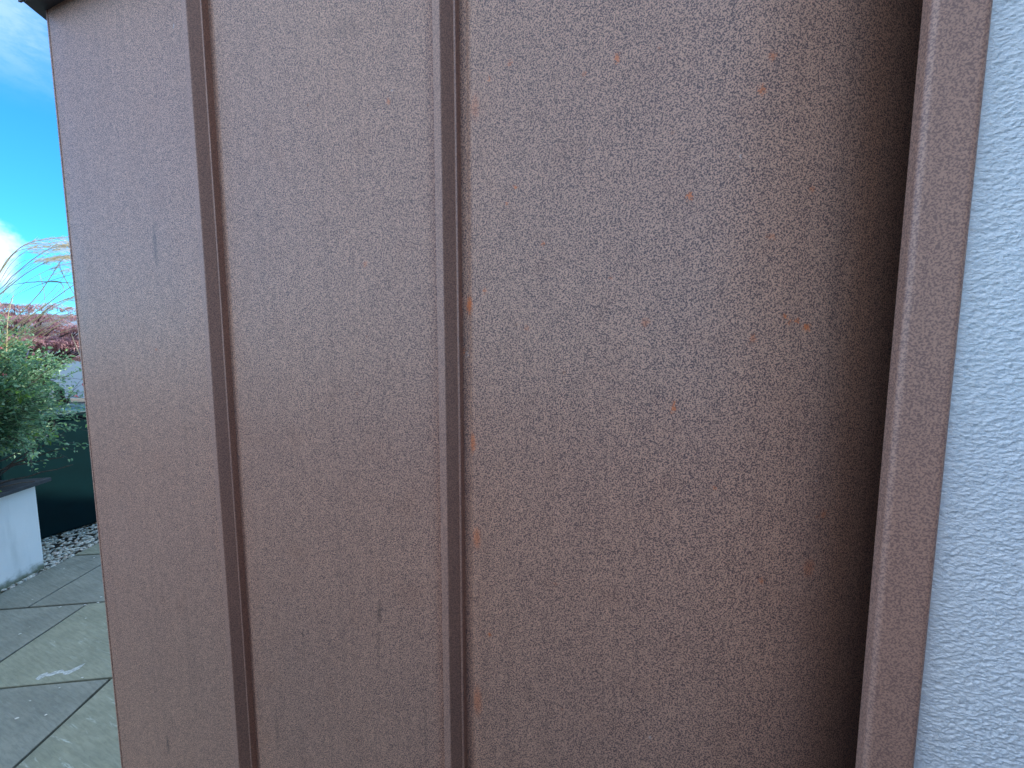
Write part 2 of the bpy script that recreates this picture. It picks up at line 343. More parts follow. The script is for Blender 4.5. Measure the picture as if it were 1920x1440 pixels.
# ------------------------------------------------------------------ the metal-clad wall
TH = R(18.4); DIST = 0.45
NX, NY = math.sin(TH), math.cos(TH); O = (NX * DIST, NY * DIST, 0)
WP = 0.4429; E2 = -0.2079; E1 = E2 - WP; E0 = -1.0985; TOPZ = 2.258
clad = empty('metal_clad_wall', O, -TH, label='rust-brown speckled sheet metal clad wall with two upright standing seams', category='wall')
zs = [0.02 + i * (TOPZ - 0.02) / 56 for i in range(57)]
def pan(x0, x1, seed, strip=True, curl=False):
    # y = 0 is the plane of the pans, -y comes towards the viewer
    prof = []
    if strip: prof += [(x0 - 0.030, 0.0050), (x0 - 0.0040, 0.0050), (x0 - 0.0018, 0.0036), (x0, 0.0)]
    else: prof += [(x0, 0.0)]
    n = 60
    prof += [(x0 + (x1 - x0) * (i + 1) / n, 0.0) for i in range(n)]
    V, F = [], []
    for z in zs:
        for (x, y) in prof:
            e_ = max(0, min(1, min(x - x0, x1 - x) / 0.05)); e_ = e_ * e_ * (3 - 2 * e_)
            y2 = y - e_ * (0.0019 * noise.noise(Vector((x * 4 + seed, z * 1.6, seed))) + 0.0003 * noise.noise(Vector((x * 17 + seed, z * 11, seed))))
            if x > x1 - 0.026 and not curl: y2 += 0.0125 * ((x - x1 + 0.026) / 0.026) ** 2
            if curl and x > 0.060: y2 += 0.060 * ((x - 0.060) / 0.1825) ** 2.2
            V.append((x, y2, z))
    n = len(prof)
    F = [(j * n + i, j * n + i + 1, (j + 1) * n + i + 1, (j + 1) * n + i) for j in range(len(zs) - 1) for i in range(n - 1)]
    me = mesh('panel', V, F, True); return link('panel', me, M_CLAD, clad)
p0 = pan(E0 + 0.004, E1 - 0.034, 1.3, False)
p1 = pan(E1, E2 - 0.034, 5.1)
p2 = pan(E2, 0.305, 8.7, True, True)
def seam(e, seed):
    cr, cl = e - 0.0276, e - 0.0391
    side = [(cl, 0.0125), (cl, -0.0170), (cl + 0.0008, -0.0180), (cr - 0.0012, -0.0180), (cr, -0.0168), (cr + 0.0095, -0.0026), (cr + 0.0100, 0.0035), (cr + 0.0100, 0.0125)]
    o = link('standing_seam', mesh('standing_seam', *extrude(side[::-1], [z for z in np.linspace(0.02, TOPZ - 0.003, 60)], True, 0.0010, seed)), M_TRIM, clad)
    bevel(o, 0.0013, 3, 25)
    lip = [(cr + 0.0094, 0.003), (cr + 0.0096, -0.0036), (cr + 0.0112, -0.0052), (cr + 0.0136, -0.0046), (cr + 0.0142, 0.0055)]
    h = link('folded_edge', mesh('folded_edge', *extrude(lip[::-1], [z for z in np.linspace(0.02, TOPZ - 0.003, 60)], True, 0.0008, seed)), M_TRIM, o)
    bevel(h, 0.0004, 1, 25)
    return o
seam(E1, 2.0); seam(E2, 6.0)
# corner bead at the left-hand edge, and the return behind it
cb = [(E0, -0.0010), (E0 + 0.0045, -0.0010), (E0 + 0.0045, 0.004), (E0, 0.004)]
bevel(link('corner_bead', mesh('corner_bead', *extrude(cb, zs)), M_CLAD, clad), 0.0008)
link('side_panel', mesh('side_panel', *box(E0 + 0.0005, E0 + 0.012, 0.0045, 1.9, 0.02, TOPZ - 0.001)), M_CLAD, clad)
for k in range(4):
    y_ = 0.38 + 0.44 * k
    bevel(link('standing_seam', mesh('side_seam', *box(E0 - 0.0175, E0, y_, y_ + 0.011, 0.02, TOPZ - 0.003)), M_CLAD, clad), 0.001)
link('back_panel', mesh('back_panel', *box(E0 + 0.013, 0.24, 1.87, 1.90, 0.02, TOPZ - 0.001)), M_CLAD, clad)
link('backing_board', mesh('backing_board', *box(E0 + 0.013, 0.3135, 0.132, 0.15, 0.02, TOPZ - 0.004)), M_SLOT_SHADE, clad)
# edge trim against the white wall: a deep folded lip standing proud of the pans
tl, trr, hf = 0.2100, 0.2471, 0.055
def arc(cx, cy, r_, a0, a1, n=7): return [(cx + r_ * math.cos(R(a0 + (a1 - a0) * i / n)), cy + r_ * math.sin(R(a0 + (a1 - a0) * i / n))) for i in range(n + 1)]
tp = [(tl, -hf + 0.0125), (tl, -hf + 0.0050)] + arc(tl + 0.0042, -hf + 0.0042, 0.0042, 180, 270) + [(tl + 0.006, -hf), (trr - 0.0080, -hf)] + arc(trr - 0.0062, -hf + 0.0062, 0.0062, 270, 360) + \
     [(trr, -hf + 0.008), (trr, -0.020), (trr - 0.0035, -0.020), (trr - 0.0035, -hf + 0.0125)]
et = link('edge_trim', mesh('edge_trim', *extrude(tp, [z for z in np.linspace(0.02, TOPZ - 0.003, 50)], True, 0.0006, 11.0), True), M_TRIM, clad)
link('slot_shade_strip', mesh('slot_shade_strip', *box(0.3055, 0.3135, -0.0150, 0.13, 0.02, TOPZ - 0.004)), M_SLOT_SHADE, clad)  # added strip closing the slot, coloured dark in place of shade
em = et.modifiers.new('edges', 'EDGE_SPLIT'); em.split_angle = R(50)
# coping with soffit
cp = [(-1.113, -0.0255), (0.249, -0.0255), (0.249, 1.95), (-1.145, 1.95), (-1.145, 0.036), (-1.132, 0.012)]
co = link('coping', mesh('coping', *prism(cp, TOPZ, TOPZ + 0.085)), M_COPE, clad); bevel(co, 0.0015)
dl = [(-1.1165, -0.0290), (0.249, -0.0290), (0.249, -0.0257), (-1.1128, -0.0257)]
bevel(link('drip_edge', mesh('drip_edge', *prism(dl, TOPZ - 0.004, TOPZ + 0.09)), M_COPE, clad), 0.0008)

# ------------------------------------------------------------------ white rendered house wall
house = empty('rendered_house', O, -TH, label='white textured render house wall at the right of the metal cladding', category='house')
x0h, hpl = 0.2500, 0.0400; ra = 0.009
prof = [(0.315, 0.30), (0.315, -0.0175), (x0h, -0.0175)] + [(x0h, -hpl + ra + 0.012), (x0h, -hpl + ra + 0.004)]
prof += [(x0h + ra - ra * math.cos(t), -hpl + ra - ra * math.sin(t)) for t in np.linspace(0.0, math.pi / 2, 14)]
prof += [(x0h + ra + 0.0007 * i, -hpl) for i in range(1, 108)] + [(0.40, -hpl), (0.8, -hpl), (2.0, -hpl), (5.6, -hpl)]
zz = [0.0, 0.3, 0.7, 0.95] + list(np.arange(1.16, 2.04, 0.0006)) + [2.3, 3.0, 4.2, 5.2]
P = []
for z in zz:
    fz = 1.0 if 1.1 < z < 2.1 else 0.0
    for i, (x, y) in enumerate(prof):
        k = i - 5
        if k < 0: nxn, nyn = -1.0, 0.0
        elif k < 14: t = (math.pi / 2) * k / 13; nxn, nyn = -math.cos(t), -math.sin(t)
        else: nxn, nyn = 0.0, -1.0
        d_ = 0.0
        if fz and 3 <= i < len(prof) - 4:
            q = Vector((x * 330 + (y * 230), z * 510, 0.5)); sm = 1.0 if k >= 14 else 0.45
            a = noise.noise(q) * 0.7 + noise.noise(q * 2.1) * 0.35 + noise.noise(q * 0.4) * 0.45
            d_ = 0.00120 * a * sm
        P.append((x + nxn * d_, y + nyn * d_, z))
n = len(prof)
F = [(j * n + i, j * n + i + 1, (j + 1) * n + i + 1, (j + 1) * n + i) for j in range(len(zz) - 1) for i in range(n - 1)]
link('wall', mesh('house_front', P, F, True), M_WHITE, house)
link('wall', mesh('house_walls', *merge([box(x0h, 5.6, 0.301, 0.33, 0, 5.2), box(x0h, x0h + 0.25, 0.331, 7.0, 0, 5.2), box(x0h, 5.6, 7.001, 7.25, 0, 5.2), box(5.601, 5.85, -hpl, 7.25, 0, 5.2)])), M_WHITE, house)
link('added_shade_wing', mesh('added_shade_wing', *box(2.1, 5.6, -4.6, -hpl - 0.002, 0, 5.2)), M_COPE, house)  # unseen dark block added to keep sky light off the cladding from the right
rv = [(x0h - .15, -.25, 5.201), (6.0, -.25, 5.201), (6.0, 7.5, 5.201), (x0h - .15, 7.5, 5.201), (x0h - .15, 3.6, 7.3), (6.0, 3.6, 7.3)]
link('roof', mesh('house_roof', rv, [(0, 1, 5, 4), (2, 3, 4, 5), (3, 0, 4), (1, 2, 5), (3, 2, 1, 0)]), M_ROOF, house)

fence_blk = empty('added_shade_fence', (0.1, -0.66, 0), R(4), label='dark board fence added out of view behind the viewer to shade the metal wall', category='fence')  # unseen, added to cut sky light on the lower part of the cladding
for i in range(30):
    bevel(link('board', mesh('board', *box(-2.1 + i * .145, -2.1 + i * .145 + .138, -.02 - .012 * (i % 2), -.012 * (i % 2), 0.0, 1.62)), M_COPE, fence_blk), .002)

# ------------------------------------------------------------------ patio: slabs on a dark bed
GA = R(7.0); cu, su = math.cos(GA), math.sin(GA)
def g2w(u, v): return (u * cu - v * su, u * su + v * cu)
patio = empty('patio', (0, 0, 0), GA, kind='structure')
link('patio_bed', mesh('patio_bed', *prism([(-3.12, -2.2), (3.2, -2.2), (3.2, 5.5), (-3.12, 5.5)], -0.070, -0.016)), M_JOINT, patio)
rows = [(-2.0 + 0.0, -1.30), (-1.30, -0.65), (-0.65, 0.0), (0.0, 0.64), (0.64, 1.286), (1.286, 1.921), (1.921, 2.552), (2.552, 3.195), (3.195, 3.84), (3.84, 4.48), (4.48, 5.12)]
joints = {5: -1.754, 6: -2.42, 7: -2.76}
def slab(u0, u1, v0, v1, mt, seed):
    rnd = random.Random(seed); g = 0.0062; n = 7
    def edge(a, b):
        return [(a[0] + (b[0] - a[0]) * i / n + rnd.uniform(-.0016, .0016), a[1] + (b[1] - a[1]) * i / n + rnd.uniform(-.0016, .0016)) for i in range(n)]
    c = [(u0 + g, v0 + g), (u1 - g, v0 + g), (u1 - g, v1 - g), (u0 + g, v1 - g)]
    poly = edge(c[0], c[1]) + edge(c[1], c[2]) + edge(c[2], c[3]) + edge(c[3], c[0])
    cx, cy = (u0 + u1) / 2, (v0 + v1) / 2
    zt = rnd.uniform(-.0022, .0015); poly = [(x - cx, y - cy) for x, y in poly]
    V, F = prism(poly, -0.020, 0.0)
    o = link('paving_slab', mesh('paving_slab', V, F), mt, patio); o.location = (cx, cy, zt)
    o.rotation_euler = (rnd.uniform(-.0015, .0015), rnd.uniform(-.0015, .0015), 0)
    bevel(o, 0.003, 2, 50); return o
UL, UR = -3.10, 3.1
def box_hits(u0, u1, v0, v1):
    # leave out paving that would lie wholly under the shed or house
    x, y = g2w((u0 + u1) / 2, (v0 + v1) / 2); s_ = x * math.cos(TH) - y * math.sin(TH); q = x * NX + y * NY
    return s_ > E0 + 0.35 and q > DIST + 0.4
for r_, (v0, v1) in enumerate(rows):
    j0 = joints.get(r_, -2.0 + ((r_ * 0.37) % 0.9)); u = j0
    cuts = [UL]; k = j0
    while k > UL + 0.12: k -= 0.9
    k += 0.9
    while k < UR - 0.1:
        if k > UL + 0.12: cuts.append(k)
        k += 0.9
    cuts.append(UR)
    for a, b in zip(cuts[:-1], cuts[1:]):
        if box_hits(a, b, v0, v1): continue
        green = (r_ == 5 and a > -1.8 and a < -1.0) or (r_ == 6 and -2.45 < a < -1.6) or (r_ not in (5, 6, 7) and random.random() < 0.4)
        slab(a, b, v0, v1, M_SL_GREEN if green else M_SL_GREY, r_ * 100 + int(a * 10))
M_QUARTZ = simple('quartz_vein', (0.40, 0.42, 0.38), 0.6, 0.4, var=0.4, scale=90, bmp=0.4, bscale=200)
VEIN = [(-2.3434, 1.6855), (-2.3493, 1.7066), (-2.3353, 1.725), (-2.313, 1.7158), (-2.3001, 1.7313), (-2.2739, 1.7407), (-2.2507, 1.7281), (-2.2307, 1.7407), (-2.218, 1.7598), (-2.205, 1.7794), (-2.1966, 1.7439), (-2.2067, 1.725), (-2.2134, 1.7127), (-2.231, 1.7096), (-2.2539, 1.7219), (-2.2772, 1.7127), (-2.294, 1.7005), (-2.3151, 1.7005), (-2.3201, 1.6796)]
host = min((o for o in patio.children if o.name.startswith('paving_slab')), key=lambda o: (Vector(g2w(o.location.x, o.location.y)) - Vector((-2.3, 1.95))).length)
def w2slab(x, y): return (x * cu + y * su - host.location.x, -x * su + y * cu - host.location.y)
link('quartz_vein', mesh('quartz_vein', *prism([w2slab(x, y) for x, y in VEIN], -0.004, 0.0006)), M_QUARTZ, host)
# ------------------------------------------------------------------ pebbles
tcube = bpy.data.meshes.new('tmp')
import bmesh
bm = bmesh.new(); bmesh.ops.create_icosphere(bm, subdivisions=2, radius=1.0)
IV = np.array([v.co[:] for v in bm.verts]); IF = np.array([[v.index for v in f.verts] for f in bm.faces]); bm.free(); bpy.data.meshes.remove(tcube)
def pebbles(name, pts, rmin, rmax, mt, **props):
    V, F = [], []
    for k, (x, y, z) in enumerate(pts):
        r_ = random.uniform(rmin, rmax); sc = np.array([r_ * random.uniform(.8, 1.35), r_ * random.uniform(.65, 1.0), r_ * random.uniform(.4, .62)])
        a = random.uniform(0, 6.28); tx = random.uniform(-.45, .45)
        rz = np.array([[math.cos(a), -math.sin(a), 0], [math.sin(a), math.cos(a), 0], [0, 0, 1]]); rx = np.array([[1, 0, 0], [0, math.cos(tx), -math.sin(tx)], [0, math.sin(tx), math.cos(tx)]])
        bulge = 1 + 0.13 * np.sin(IV @ np.random.uniform(-2.5, 2.5, 3) + random.uniform(0, 6))[:, None]
        v = (IV * bulge * sc) @ rx.T @ rz.T + np.array([x, y, z])
        F.append(IF + len(V) * len(IV)); V.append(v)
    V = np.concatenate(V); F = np.concatenate(F)
    me = bpy.data.meshes.new(name); me.vertices.add(len(V)); me.vertices.foreach_set('co', V.ravel()); me.loops.add(F.size); me.loops.foreach_set('vertex_index', F.ravel())
    me.polygons.add(len(F)); me.polygons.foreach_set('loop_start', np.arange(0, F.size, 3)); me.polygons.foreach_set('loop_total', np.full(len(F), 3)); me.polygons.foreach_set('use_smooth', [True] * len(F))
    me.update(); me.validate(); return link(name, me, mt, **props)
pp = []
for k in range(5200):
    u = -3.12 - random.random() ** 1.2 * 0.95 + 0.015; v = random.uniform(2.55, 5.3)
    x, y = g2w(u, v); pp.append((x, y, -0.022 + random.random() * 0.020 + 0.012 * min(1, (-3.12 - u) * 4)))
for k in range(14):
    u = -3.12 + abs(random.gauss(0, 0.05)); v = random.uniform(2.9, 4.6); x, y = g2w(u, v); pp.append((x, y, 0.008))
pebbles('pebbles', pp, 0.008, 0.0155, M_PEB, kind='stuff', label='pale grey rounded pebbles in a strip beside the slabs', category='pebbles')

# fallen petals and grit on the slabs
V, F = [], []
spots_ = [(57, 1070, 0)]
for k in range(46):
    u = random.uniform(-3.05, -1.8); v = random.uniform(1.3, 3.3) if k > 12 else random.uniform(2.5, 3.2)
    x, y = g2w(u, v); r_ = random.uniform(.0035, .009); a0 = random.uniform(0, 6.28); kk = len(V)
    V.append((x, y, 0.0045))
    for i in range(6):
        a = a0 + i * 1.047; V.append((x + r_ * math.cos(a) * random.uniform(.7, 1.4), y + r_ * 0.7 * math.sin(a), 0.0022 + random.uniform(0, .003)))
    F += [(kk, kk + 1 + i, kk + 1 + (i + 1) % 6) for i in range(6)]
link('fallen_petals', mesh('fallen_petals', V, F), M_PETAL, kind='stuff', label='small pale fallen petals scattered over the paving slabs', category='petals')

# ------------------------------------------------------------------ planter
PA = math.atan2(-0.97, 0.20)        # along the visible face, towards the viewer
planter = empty('raised_planter', (-3.500, 2.640, 0.0), PA, label='pale rendered raised planter with a dark slate coping and green staining at its foot', category='planter')
# local x runs along the visible face, local y to the right of it (towards the path); body lies on -y
PL, PW, PH = 3.0, 0.95, 0.635
def pbox(nm, x0_, x1_, y0_, y1_, z0_, z1_, mt, bv=0.004):
    return bevel(link(nm, mesh(nm, *box(x0_, x1_, y0_, y1_, z0_, z1_)), mt, planter), bv)
pbox('wall', 0, PL, -0.14, 0, -0.06, PH, M_PLANT_WALL, 0.006)
pbox('wall', 0, 0.14, -PW + 0.141, -0.141, -0.06, PH - 0.001, M_PLANT_WALL, 0.006)
pbox('wall', PL - 0.14, PL, -PW + 0.141, -0.141, -0.06, PH - 0.001, M_PLANT_WALL, 0.006)
pbox('wall', 0, PL, -PW, -PW + 0.14, -0.06, PH, M_PLANT_WALL, 0.006)
k = -0.055
for i, L in enumerate([0.62, 0.60, 0.61, 0.60, 0.675]):
    o = pbox('coping_slab', k, k + L - 0.005, -0.19, 0.055, PH + 0.002, PH + 0.030, M_SL_DARK, 0.004); o.rotation_euler = (0, 0, 0); k += L
pbox('coping_slab', -0.055, 0.19, -PW + 0.196, -0.196, PH + 0.002, PH + 0.029, M_SL_DARK, 0.004)
k = -0.055
for i, L in enumerate([1.0, 1.05, 1.055]):
    pbox('coping_slab', k, k + L - 0.005, -PW - 0.05, -PW + 0.19, PH + 0.002, PH + 0.030, M_SL_DARK, 0.004); k += L
so = link('soil', mesh('soil', *box(0.141, PL - 0.141, -PW + 0.141, -0.141, 0.1, PH - 0.05)), M_SOIL, planter)

# ------------------------------------------------------------------ shrub
def leaf_quads(p, d, up, L, Wd, V, F, fold=0.25, droop=0.2):
    d = d.normalized(); sd = d.cross(up)
    if sd.length < 1e-4: sd = Vector((1, 0, 0))
    sd.normalize(); nrm = sd.cross(d); k = len(V)
    a = p; m1 = p + d * L * 0.45; tip = p + d * L - nrm * L * droop
    V += [tuple(a), tuple(m1 + sd * Wd / 2 + nrm * Wd * fold), tuple(tip), tuple(m1 - sd * Wd / 2 + nrm * Wd * fold)]
    F += [(k, k + 1, k + 2), (k, k + 2, k + 3)]
def rv3(): return Vector((random.gauss(0, 1), random.gauss(0, 1), random.gauss(0, 1))).normalized()
shrub = empty('flowering_shrub', (-3.83, 2.44, 0.61), 0, label='dense small-leaved green shrub with pink buds spilling over the planter', category='shrub')
base = Vector((0, 0, 0)); rad = Vector((0.60, 0.74, 0.70)); cen = Vector((0.0, 0.0, 0.73))
tw = []
for k in range(1500):
    d_ = rv3(); d_ = Vector((d_.x, d_.y, d_.z * 0.95))
    if d_.z < -0.75: d_.z *= 0.5; d_.normalize()
    rr = 0.80 + 0.30 * noise.noise(Vector((d_.x * 2.1, d_.y * 2.1, d_.z * 2.1 + 4))) + random.uniform(-.16, .10)
    tip = cen + Vector((d_.x * rad.x, d_.y * rad.y, d_.z * rad.z)) * rr
    tip.z = max(tip.z, 0.09 + random.random() * 0.08)
    st = cen * 0.8 + (tip - cen) * random.uniform(0.35, 0.6) + rv3() * 0.06
    mid = (st + tip) / 2 + Vector((0, 0, random.uniform(0.0, .09)))
    tw.append(bez(st, mid, tip, 6))
# long sprigs over the bin and over the path
for (tx, ty, tz) in [(.78, .28, .62), (.74, .34, .66), (.80, .20, .56), (.70, .38, .70), (.64, .42, .60), (.72, .24, .74), (.66, .10, .44), (.60, .0, .36), (.62, -.05, .30), (.55, .2, .42), (.68, .16, .50), (.62, .3, .5), (.70, .30, .80), (.66, .22, .92), (.64, .10, 1.02), (.58, .06, .24), (.56, .25, .3)]:
    tip = Vector((tx + (.04 if tz < .72 else -.1), ty, tz - .04)); tw.append(bez(Vector((.2, .05, .45)), Vector((.42, .1, tz + .12)), tip, 9))
    for q in range(3): tw.append(bez(Vector((.25, .05, .45)), Vector((.42, .12, tz + .1)), tip + rv3() * .07, 8))
V, F = [], []; tv = []
for t_ in tw:
    for i in range(22):
        s_ = random.random() ** 0.75; j = min(len(t_) - 2, int(s_ * (len(t_) - 1))); fr = s_ * (len(t_) - 1) - j
        p = t_[j].lerp(t_[j + 1], fr); dd = (t_[j + 1] - t_[j]).normalized()
        ld = (dd * 0.5 + rv3() * 0.8 + Vector((0, 0, .12))).normalized(); L = random.uniform(.017, .035)
        leaf_quads(p + rv3() * 0.008, ld, rv3() * 0.8 + Vector((0, 0, 1)), L, L * random.uniform(.42, .6), V, F)
link('foliage', mesh('shrub_foliage', V, F), M_LEAF, shrub, kind='stuff')
for t_ in tw:
    if random.random() < 0.5: tv.append(tube(t_, [0.0022 - 0.0013 * i / len(t_) for i in range(len(t_))], 3))
link('twigs', mesh('shrub_twigs', *merge(tv)), M_BARK, shrub, kind='stuff')
for k in range(26):
    a = random.uniform(0, 6.28); out = random.uniform(.25, .62)
    if k < 9: a = random.uniform(-1.0, 0.6); out = random.uniform(.45, .66)
    e_ = Vector((math.cos(a) * out, math.sin(a) * out, random.uniform(.10, .5)))
    pts = bez((random.uniform(-.08, .08), random.uniform(-.1, .1), -0.02), (e_.x * .35, e_.y * .35, random.uniform(.05, .28)), e_, 9)
    pts = [p + rv3() * .008 for p in pts]
    link('branch', mesh('branch', *tube(pts, [0.010 - 0.0008 * i for i in range(len(pts))], 5)), M_BARK, shrub)
# pink buds
fl = []
for (x, y, z) in [(.08, -.08, 1.20), (.14, .05, 1.16), (.52, .18, 1.10), (.50, .14, .98), (.22, -.05, 1.10), (.30, .12, 1.02), (-.05, -.2, 1.02), (.74, .22, .76), (.70, .3, .82), (.70, .2, .68), (.0, .0, 1.28), (.40, .05, .84), (.33, -.18, .70)]:
    V, F = [], []
    c_ = Vector((x, y, z))
    for q in range(7): leaf_quads(c_, rv3() + Vector((0, 0, -.4)), rv3(), .016, .012, V, F, .1, .1)
    link('flower', mesh('flower', V, F), M_PINK, shrub)
    fl.append(tube(bez(c_, c_ + Vector((-.05, -.01, .0)), c_ + Vector((-.14, -.02, -.14)), 5), .0012, 3))
link('flower_stalks', mesh('flower_stalks', *merge(fl)), M_BARK, shrub, kind='stuff')
# young bright-leaved plants: one at the planter rim, one in the shrub's skirt
def seedling(loc, n, L, label, spread=.06, grp=None):
    e_ = empty('young_plant', loc, random.uniform(0, 6), label=label, category='plant')
    st = []
    for k in range(n):
        a = k * 2.4; d_ = Vector((math.cos(a), math.sin(a), random.uniform(-.1, .4))).normalized()
        p = Vector((math.cos(a) * spread * random.random(), math.sin(a) * spread * random.random(), .05 + random.uniform(-.03, .04)))
        V, F = [], []
        up = Vector((0, 0, 1)); sd = d_.cross(up).normalized(); nr = sd.cross(d_)
        rows_ = []
        for i in range(6):
            t = i / 5; wd = math.sin(math.pi * (t * .93 + .04)) * L * .27; c_ = p + d_ * L * t - Vector((0, 0, 1)) * L * .35 * t * t
            rows_.append((c_ - sd * wd + nr * wd * .3, c_, c_ + sd * wd + nr * wd * .3))
        for r3 in rows_: V += [tuple(q) for q in r3]
        for i in range(5):
            F += [(i * 3, i * 3 + 1, i * 3 + 4, i * 3 + 3), (i * 3 + 1, i * 3 + 2, i * 3 + 5, i * 3 + 4)]
        link('leaf', mesh('leaf', V, F, True), M_BRIGHT, e_)
        st.append(tube(bez((0, 0, -.03), (p.x * .3, p.y * .3, .03), p, 4), .0014, 4))
    link('stem', mesh('stem', *merge(st)), M_BRIGHT, e_)
seedling((-3.385, 2.32, 0.665), 7, 0.055, 'young bright green broad-leaved sprig on the dark planter coping', .02)
seedling((-3.33, 2.62, 0.96), 9, 0.05, 'bright lime-green leafy sprig low on the shrub\'s right side', .08)
seedling((-3.42, 2.55, 1.27), 8, 0.05, 'yellow-green leafy sprig in the middle of the shrub\'s right side', .08)

# ------------------------------------------------------------------ ornamental grass
C0 = (0, 0, 1.6); f_ = 693.0; pt = R(4.92)
grass = empty('ornamental_grass', (-4.55, 2.75, 0.58), 0, label='tall ornamental grass with straw stems and feathery seed heads leaning right over the shrub', category='grass plant')
GO = Vector((-4.55, 2.75, 0.58))
# stem points in metres, relative to the world
STEMS = [  # (points, radius, material, plume)
 ([(-3.95, 2.72, 1.65), (-3.68, 2.70, 2.135), (-3.52, 2.69, 2.31), (-3.36, 2.69, 2.385), (-3.10, 2.68, 2.41)], .0042, 1),
 ([(-3.60, 2.69, 2.22), (-3.50, 2.69, 2.315), (-3.30, 2.69, 2.345), (-3.08, 2.68, 2.365)], .0026, 1),
 ([(-4.10, 2.75, 1.80), (-3.66, 2.70, 2.06), (-3.57, 2.70, 2.145), (-3.35, 2.69, 2.29), (-3.20, 2.68, 2.345), (-3.06, 2.68, 2.335)], .0036, 1),
 ([(-4.10, 2.75, 1.74), (-3.62, 2.72, 2.08), (-3.42, 2.71, 2.20), (-3.24, 2.70, 2.27), (-3.06, 2.70, 2.30)], .0036, 1),
 ([(-4.00, 2.80, 1.60), (-3.52, 2.76, 1.98), (-3.36, 2.74, 2.13), (-3.22, 2.72, 2.27), (-3.12, 2.72, 2.29)], .0036, 0),
 ([(-3.9, 2.66, 1.55), (-3.6, 2.66, 1.74), (-3.35, 2.66, 1.905), (-3.18, 2.64, 2.0), (-3.02, 2.62, 2.085)], .0046, 0),
 ([(-3.9, 2.70, 1.50), (-3.55, 2.68, 1.73), (-3.28, 2.66, 1.92), (-3.12, 2.66, 1.985), (-2.98, 2.64, 2.02)], .0040, 1),
 ([(-3.8, 2.60, 1.50), (-3.45, 2.60, 1.72), (-3.20, 2.60, 1.85), (-3.05, 2.60, 1.915)], .0042, 0),
 ([(-3.8, 2.64, 1.46), (-3.45, 2.62, 1.70), (-3.20, 2.61, 1.815), (-3.0, 2.60, 1.88)], .0038, 0),
 ([(-3.95, 2.62, 1.52), (-3.62, 2.64, 1.83), (-3.50, 2.64, 2.0)], .0040, 0),
 ([(-3.55, 2.60, 1.55), (-3.53, 2.62, 1.85), (-3.51, 2.64, 1.97)], .0034, 0),
 ([(-3.9, 2.62, 1.72), (-3.45, 2.62, 1.84), (-3.20, 2.62, 1.90)], .0030, 0)]
for pts, r_, hp in list(STEMS)[:9]:
    for q in range(2):
        o_ = Vector((random.uniform(-.10, .10), random.uniform(.02, .35), random.uniform(-.10, .07))); STEMS.append(([tuple(Vector(p) + o_ * (.5 + .5 * i / len(pts)) + Vector((-.13 * o_.y * 4, 0, 0))) for i, p in enumerate(pts)], r_ * .55, hp))
def plume(p_, side):
    V, F = [], []
    for k in range(190):
        s_ = random.random(); idx = s_ * (len(p_) - 1); j = min(len(p_) - 2, int(idx)); b = p_[j].lerp(p_[j + 1], idx - j); t = (p_[j + 1] - p_[j]).normalized()
        w_ = .016 + .050 * math.sin(math.pi * min(1, s_ * .8 + .15))
        dr = (t * 1.3 + rv3() * .5 + Vector((0, 0, -.30))).normalized(); e_ = b + dr * random.uniform(.4, 1) * w_ * 1.7 + rv3() * .004
        sd = dr.cross(rv3()).normalized() * random.uniform(.0006, .0014); q = len(V)
        m2 = b.lerp(e_, .6)
        V += [tuple(b), tuple(m2 + sd), tuple(e_), tuple(m2 - sd)]; F.append((q, q + 1, q + 2, q + 3))
    return V, F
for pts, r_, hasp in STEMS:
    P3 = [Vector(p) - GO for p in pts]
    root = Vector((random.uniform(-.12, .12), random.uniform(-.12, .12), 0))
    path = [root] + bez(root, (root.x * .5 + P3[0].x * .5, P3[0].y, P3[0].z * .75), P3[0], 5)[1:]
    # smooth the given points
    sm = path[:-1]
    for i in range(len(P3) - 1):
        a = P3[max(0, i - 1)]; b = P3[i]; c_ = P3[i + 1]; d_ = P3[min(len(P3) - 1, i + 2)]
        for t in (0, .25, .5, .75): sm.append(0.5 * ((2 * b) + (c_ - a) * t + (2 * a - 5 * b + 4 * c_ - d_) * t * t + (3 * b - a - 3 * c_ + d_) * t ** 3))
    sm.append(P3[-1])
    link('stem', mesh('stem', *tube(sm, [r_ * 0.95 * (1 - .5 * i / len(sm)) for i in range(len(sm))], 5), True), M_STRAW, grass)
    if hasp: link('seed_head', mesh('seed_head', *plume(sm[-8:], 1)), M_PLUME, grass, kind='stuff')
BL = [[(-3.65, 2.75, 1.98), (-3.45, 2.74, 2.085), (-3.0, 2.70, 2.19)], [(-3.72, 2.74, 2.05), (-3.45, 2.74, 2.11), (-2.95, 2.72, 2.07)],
      [(-3.42, 2.74, 1.86), (-3.41, 2.74, 2.02), (-3.43, 2.74, 2.17)], [(-3.42, 2.74, 2.09), (-3.28, 2.74, 2.10), (-3.28, 2.74, 1.95)],
      [(-3.26, 2.72, 2.25), (-3.22, 2.72, 2.12), (-3.13, 2.72, 1.95)],
      [(-3.05, 3.0, 1.95), (-3.35, 3.0, 1.55), (-3.75, 2.9, 1.35)], [(-3.25, 3.0, 1.60), (-3.30, 3.0, 1.40), (-3.15, 3.0, 1.15)],
      [(-3.55, 3.0, 1.75), (-3.45, 3.0, 1.45), (-3.32, 3.0, 1.2)], [(-3.45, 3.0, 1.60), (-3.35, 3.0, 1.42), (-3.2, 3.0, 1.28)],
      [(-3.35, 3.0, 1.62), (-3.22, 3.0, 1.44), (-3.18, 3.0, 1.36)]]
